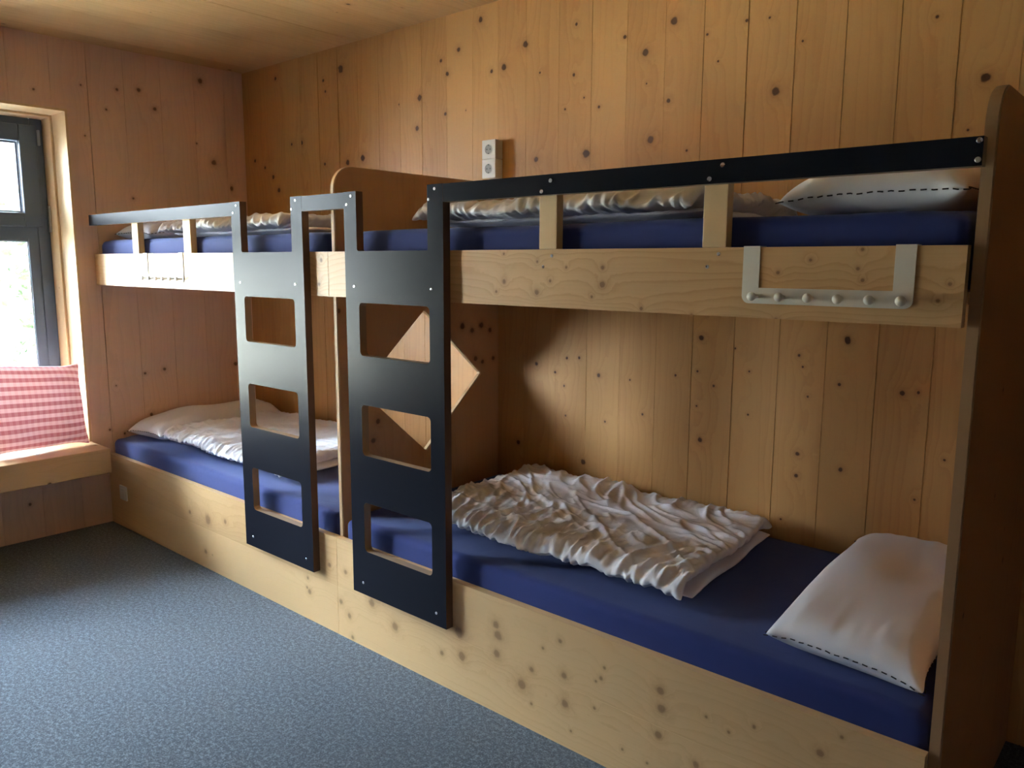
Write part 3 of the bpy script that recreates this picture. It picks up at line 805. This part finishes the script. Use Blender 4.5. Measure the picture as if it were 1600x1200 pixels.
# ---- pillows 40 x 80
pil = bag(0.44, 0.86, 34, 66, 0.125, 1.0, 120, 11, edge=0.955, top=1.03, wob=0.004)
def pillow(quad, z0, zs, mirror, label, tilt=None):
    V = warp(pil, quad, z0, zs, mirror, tilt)
    u = pil['U'][:, 0] if not mirror[0] else 1-pil['U'][:, 0]; v = pil['U'][:, 1] if not mirror[1] else 1-pil['U'][:, 1]
    sd = quad[0][0]
    for i in range(len(V)):
        hz = V[i, 2]-z0
        k = 0.78+0.22*min(1.0, v[i]/0.45)
        hz *= k
        if hz > 0.02:
            for dist, s in ((v[i]*0.82, u[i]*0.4), ((1-v[i])*0.82, u[i]*0.4+2)):
                if dist < 0.24:
                    r = noise.noise(Vector((s*52+(u[i]-0.5)*dist*20, dist*5, sd)))
                    hz += 0.007*r*math.exp(-((dist-0.06)/0.10)**2)*min(1, (hz-0.02)/0.03)
            hz += 0.010*noise.noise(Vector((u[i]*2.2+sd, v[i]*3.0, 3.0)))*min(1, (hz-0.02)/0.04)
        V[i, 2] = z0+hz
    mn, mx = V.min(0), V.max(0)
    t = thing('pillow', label, 'pillow', ((mn[0]+mx[0])/2, (mn[1]+mx[1])/2, mn[2]), 'white pillows on the bunks')
    mesh_arrays('pillow_body', [(V, pil['F'])], M_PILLOW, t)
    pts = [V[i] for i in pil['border']]
    c = np.mean(pts, axis=0)
    pts = [p+(p-c)/np.linalg.norm(p-c)*0.0008 for p in pts]
    dashes(pts, 'piping', t, mat=M_STITCH)
pillow([(1.655, 0.085), (2.035, 0.055), (2.048, 0.895), (1.615, 0.895)], ML+0.003, 1.0, (False, False),
       'white pillow with dashed piping on the lower bunk nearest the camera')
pillow([(W+0.015, 0.10), (-1.70, 0.13), (-1.72, 0.895), (W+0.012, 0.895)], ML+0.003, 1.0, (True, False),
       'white pillow against the window wall on the lower bunk')
pillow([(1.625, 0.085), (2.035, 0.065), (2.045, 0.895), (1.62, 0.895)], MU+0.003, 0.98, (True, True),
       'white pillow with dashed piping on the upper bunk at the right end panel')
pillow([(W+0.03, 0.10), (-1.66, 0.12), (-1.66, 0.895), (W+0.03, 0.895)], MU+0.003, 0.85, (False, True),
       'white pillow on the upper bunk in the corner by the window')

# ---- folded duvets
duvA = bag(1.20, 0.88, 150, 108, 0.062, 1.0, 110, 21, edge=0.93, top=1.05, flat_bottom=True, wob=0.010)
duvB = bag(1.20, 0.88, 60, 44, 0.040, 1.0, 70, 33, edge=0.97, top=1.01, flat_bottom=True, wob=0.004)
def crumple(V, U, z0, seed, amp=1.0):
    """pleats running in from the stitched edges and pulled creases over the top"""
    h0 = V[:, 2].copy(); top = np.clip((h0-z0)/0.045, 0, 1)
    L = 1.1; Hh = 0.76
    def ridge(x, k): return (1-min(1.0, abs(x)*k))
    for i in range(len(V)):
        if top[i] < 0.06: continue
        u, v = U[i, 0]*L, U[i, 1]*Hh
        wx = noise.noise(Vector((u*2.6, v*2.6, seed)))*0.12; wy = noise.noise(Vector((u*2.6+7.3, v*2.6, seed)))*0.12
        fan = (u-0.55)*0.55
        # long pleats from the front edge, fanning out
        uu = u - fan*v*0.9 + wx*0.8
        a = noise.noise(Vector((uu*17.0, v*3.2, seed*1.7)))
        b_ = noise.noise(Vector((uu*30.0, v*6.5, seed*1.3+3)))
        fr = math.exp(-(v/0.30)**2)
        # pulled creases, two slanted families in the middle
        c = noise.noise(Vector(((u+v*0.8+wx)*11.0, (v-u*0.5+wy)*3.4, seed*2.3+4)))
        d = noise.noise(Vector(((u-v*0.9-wy)*3.6, (v+u*0.4+wx)*12.0, seed*3.1+8)))
        q = 0.5+0.5*noise.noise(Vector((u*3.1, v*3.1, seed+5)))
        z = fr*(ridge(a, 2.8)**1.7*0.0215 + ridge(b_, 2.8)**1.6*0.0100)
        z += (1-0.6*fr)*(q*ridge(c, 3.3)**2.0*0.0230 + (1-q)*ridge(d, 3.3)**2.0*0.0210)
        # soft loft between stitch lines
        z += 0.010*(noise.noise(Vector((u*4.2, v*4.2, seed+12))))
        # gathered stitching along the edges
        pk = 0.0
        for dist, s, k in ((v, u, 1.0), (Hh-v, u+3, 0.7), (L-u, v+5, 0.35), (u, v+8, 0.9)):
            if dist < 0.16:
                ph = s*190 + 5.0*noise.noise(Vector((s*9, dist*4, seed+2)))
                m = 0.7+0.8*noise.noise(Vector((s*8.0, 2.0, seed+6)))
                pk += k*m*math.sin(ph)*0.0058*math.exp(-((dist-0.02)/0.045)**2)
        V[i, 2] += amp*top[i]*(z-0.010+pk)
        V[i, 0] += amp*top[i]*a*0.004
        V[i, 1] += amp*top[i]*(d*0.004 + (pk*1.3 if v < 0.09 else 0))
    return V

def fuller(V, U, z0, hmax, r=0.055, L=1.1, Hh=0.75, nt=151*109):
    """the folded top layer rounds down over its edges"""
    for i in range(nt):
        u, v = U[i, 0]*L, U[i, 1]*Hh
        e = min(v, Hh-v, u, L-u); t = min(e/r, 1.0)
        want = z0 + hmax*math.sqrt(max(0.0, 1-(1-t)**2))
        if V[i, 2] < want: V[i, 2] += (want-V[i, 2])*0.85

def duvet(quad, z0, mirror, label, zt=1.0, name='folded_duvet', zb=1.0, seed=1.0, amp=1.0):
    q = np.array(quad); c = q.mean(0)
    ql = c+(q-c)*np.array([1.004, 0.99]); ql[0:2, 1] += 0.065; ql[0, 0] += 0.02
    lower = warp(duvB, ql, z0, 0.85*zb, mirror)
    upper = warp(duvA, q, z0+0.024*zb, zt, mirror)
    # droop of the upper layer over the fold on the front side
    v = duvA['U'][:, 1] if not mirror[1] else 1-duvA['U'][:, 1]
    k = np.clip(1-v/0.10, 0, 1)**1.5
    upper[:, 2] -= 0.022*zb*k
    fuller(upper, duvA['U'], z0+0.002, 0.084*zt)
    upper = crumple(upper, duvA['U'] if not mirror[1] else np.column_stack([duvA['U'][:, 0], 1-duvA['U'][:, 1]]), z0+0.015, seed, amp)
    lower = crumple(lower, duvB['U'], z0, seed+20, 0.35*amp)
    o = mesh_arrays(name, [(upper, duvA['F']), (lower, duvB['F'])], M_DUVET)
    tag(o, label, 'duvet', 'folded white duvets on the bunks'); return o
duvet([(0.30, 0.135), (1.405, 0.115), (1.355, 0.845), (0.235, 0.895)], ML+0.003, (False, False), 'crumpled white folded duvet on the lower bunk nearest the camera')
duvet([(-1.665, 0.120), (-0.555, 0.110), (-0.590, 0.860), (-1.67, 0.860)], ML+0.003, (True, False), 'brightly lit white folded duvet on the lower bunk by the window', seed=2.6)
duvet([(0.330, 0.105), (1.40, 0.105), (1.38, 0.860), (0.30, 0.860)], MU+0.003, (True, True), 'white folded duvet on the upper bunk behind the long black rail', 0.95, seed=4.0)
duvet([(-1.54, 0.105), (-0.47, 0.105), (-0.47, 0.860), (-1.54, 0.860)], MU+0.003, (False, True), 'white folded duvet on the upper bunk by the window', 0.9, seed=6.5)

# ---- gingham cushion leaning in the window niche
cu = bag(0.56, 0.48, 44, 38, 0.13, 1.0, 90, 5, edge=0.97, top=1.02, wob=0.004)
UU = cu['U']; z = cu['z']-cu['z'].mean()
yb0, yb1 = -0.60, -0.108
lean = math.radians(10)
up = UU[:, 1]*0.435*(1+0.12*(1-UU[:, 0]))
V = np.column_stack([-1.985 - up*math.sin(lean) + z*math.cos(lean)*0.9, yb0+(yb1-yb0)*UU[:, 0], 0.482 + up*math.cos(lean) + z*math.sin(lean)*0.9])
V[:, 2] += 0.466-V[:, 2].min()
o = mesh_arrays('cushion', [(V, cu['F'])], M_GING, uv=cu['UV'])
tag(o, 'red and white gingham cushion leaning in the window niche on the bench', 'cushion')

# ---------------------------------------------------------------- hook racks hung over the upper boards
def hook_rack(x0, x1, zb, label, sw=0.040):
    t = thing('hook_rack', label, 'hook rack', ((x0+x1)/2, -0.002, zb), 'white over-board hook racks')
    bm = bmesh.new(); zt = ZU1+0.0025; y1 = -0.0005; y0 = -0.0030
    lp = []
    r = 0.018
    # U-shaped plate: outer contour with rounded lower corners
    for k in range(7):
        a = math.radians(180+90*k/6); lp.append((x0+r+r*math.cos(a), zb+r+r*math.sin(a)))
    for k in range(7):
        a = math.radians(270+90*k/6); lp.append((x1-r+r*math.cos(a), zb+r+r*math.sin(a)))
    lp += [(x1, zt), (x1-sw, zt), (x1-sw, zb+0.036), (x0+sw, zb+0.036), (x0+sw, zt), (x0, zt)]
    prism(bm, [lp], y0, y1, 'y', 0, 0)
    for a, b in ((x0, x0+sw), (x1-sw, x1)):
        box(bm, (a, y1, ZU1+0.0005), (b, 0.0275, zt)); box(bm, (a, 0.0275, ZU1-0.045), (b, 0.0288, zt))
    obj('rack_plate', bm, M_WHITEM, t)
    n = 6
    for k in range(n):
        xc = x0+0.036+(x1-x0-0.050)*k/(n-1)
        if k == n-1: xc = x1-0.016
        b2 = bmesh.new()
        # peg with a round knob end
        prof = [(0.0045, 0.0), (0.0045, 0.018), (0.006, 0.021), (0.0098, 0.024), (0.0105, 0.028), (0.0095, 0.031), (0.0, 0.032)]
        prev = None
        for rr, d in prof:
            ring = [b2.verts.new((xc+rr*math.cos(a*math.pi/8), y0-d+0.0002, zb+0.017+rr*math.sin(a*math.pi/8))) for a in range(16)] if rr > 0 else [b2.verts.new((xc, y0-d, zb+0.017))]
            if prev is not None:
                if len(ring) == 1:
                    for a in range(16): b2.faces.new((prev[a], prev[(a+1) % 16], ring[0]))
                else:
                    for a in range(16): b2.faces.new((prev[a], prev[(a+1) % 16], ring[(a+1) % 16], ring[a]))
            prev = ring
        bmesh.ops.recalc_face_normals(b2, faces=b2.faces)
        obj('hook', b2, M_WHITEM, t, smooth=True)
hook_rack(1.597, 1.966, 1.337, 'white metal hook rack with six pegs over the upper board at right')
hook_rack(-1.470, -1.080, 1.332, 'white metal hook rack over the upper board nearest the window')

# ---------------------------------------------------------------- sockets
def socket(xc, zc, label):
    t = thing('power_socket', label, 'power socket', (xc, D, zc-0.04), 'white sockets above the bunk')
    bm = bmesh.new(); box(bm, (xc-0.038, D-0.042, zc-0.040), (xc+0.038, D-0.0005, zc+0.040), bev=0.003); obj('socket_box', bm, M_PLAST, t)
    bm = bmesh.new(); box(bm, (xc-0.040, D-0.050, zc-0.0405), (xc+0.040, D-0.042, zc+0.0405), bev=0.003)
    pf = obj('cover_plate', bm, M_PLAST, t)
    # round recess: rim ring and sunk dish with two contact holes
    bm = bmesh.new(); n = 28; yf = D-0.0503
    rings = []
    for rr, dy in ((0.0225, 0.0), (0.0225, -0.0015), (0.0200, -0.0015), (0.0195, -0.0004), (0.0, -0.0004)):
        rings.append([bm.verts.new((xc+rr*math.cos(2*math.pi*k/n), yf+dy, zc+rr*math.sin(2*math.pi*k/n))) for k in range(n)] if rr > 0 else [bm.verts.new((xc, yf+dy, zc))])
    for q, (a, b) in enumerate(zip(rings[:-1], rings[1:])):
        for k in range(n):
            if len(b) == 1: f = bm.faces.new((a[k], a[(k+1) % n], b[0]))
            else: f = bm.faces.new((a[k], a[(k+1) % n], b[(k+1) % n], b[k]))
            f.material_index = 1 if q >= 2 else 0
    bmesh.ops.recalc_face_normals(bm, faces=bm.faces)
    rc = obj('socket_recess', bm, [M_PLAST, M_PLAST2], t)
    bm = bmesh.new()
    for s in (-1, 1): disc(bm, (xc+s*0.0095, yf-0.0006, zc), 0.003, 0.0004, n=10)
    for s in (-1, 1): box(bm, (xc-0.003, yf-0.0016, zc+s*0.0175-0.002), (xc+0.003, yf-0.0006, zc+s*0.0175+0.002))
    obj('contact_hole', bm, M_DARKHOLE, rc)
socket(-0.008, 1.914, 'white power socket above the black rail, upper one of the stacked pair')
socket(-0.008, 1.8325, 'white power socket above the black rail, lower one of the stacked pair')
t = thing('power_socket', 'pale blank cover plate low on the lower board under the bench end', 'power socket', (-1.88, 0.0, 0.158), None)
bm = bmesh.new(); box(bm, (-1.920, -0.009, 0.158), (-1.838, -0.0005, 0.236), bev=0.003); obj('cover_plate', bm, M_PLAST, t)
bm = bmesh.new(); box(bm, (-1.908, -0.0125, 0.170), (-1.850, -0.0092, 0.224), bev=0.0015); obj('rocker', bm, M_PLAST, t)
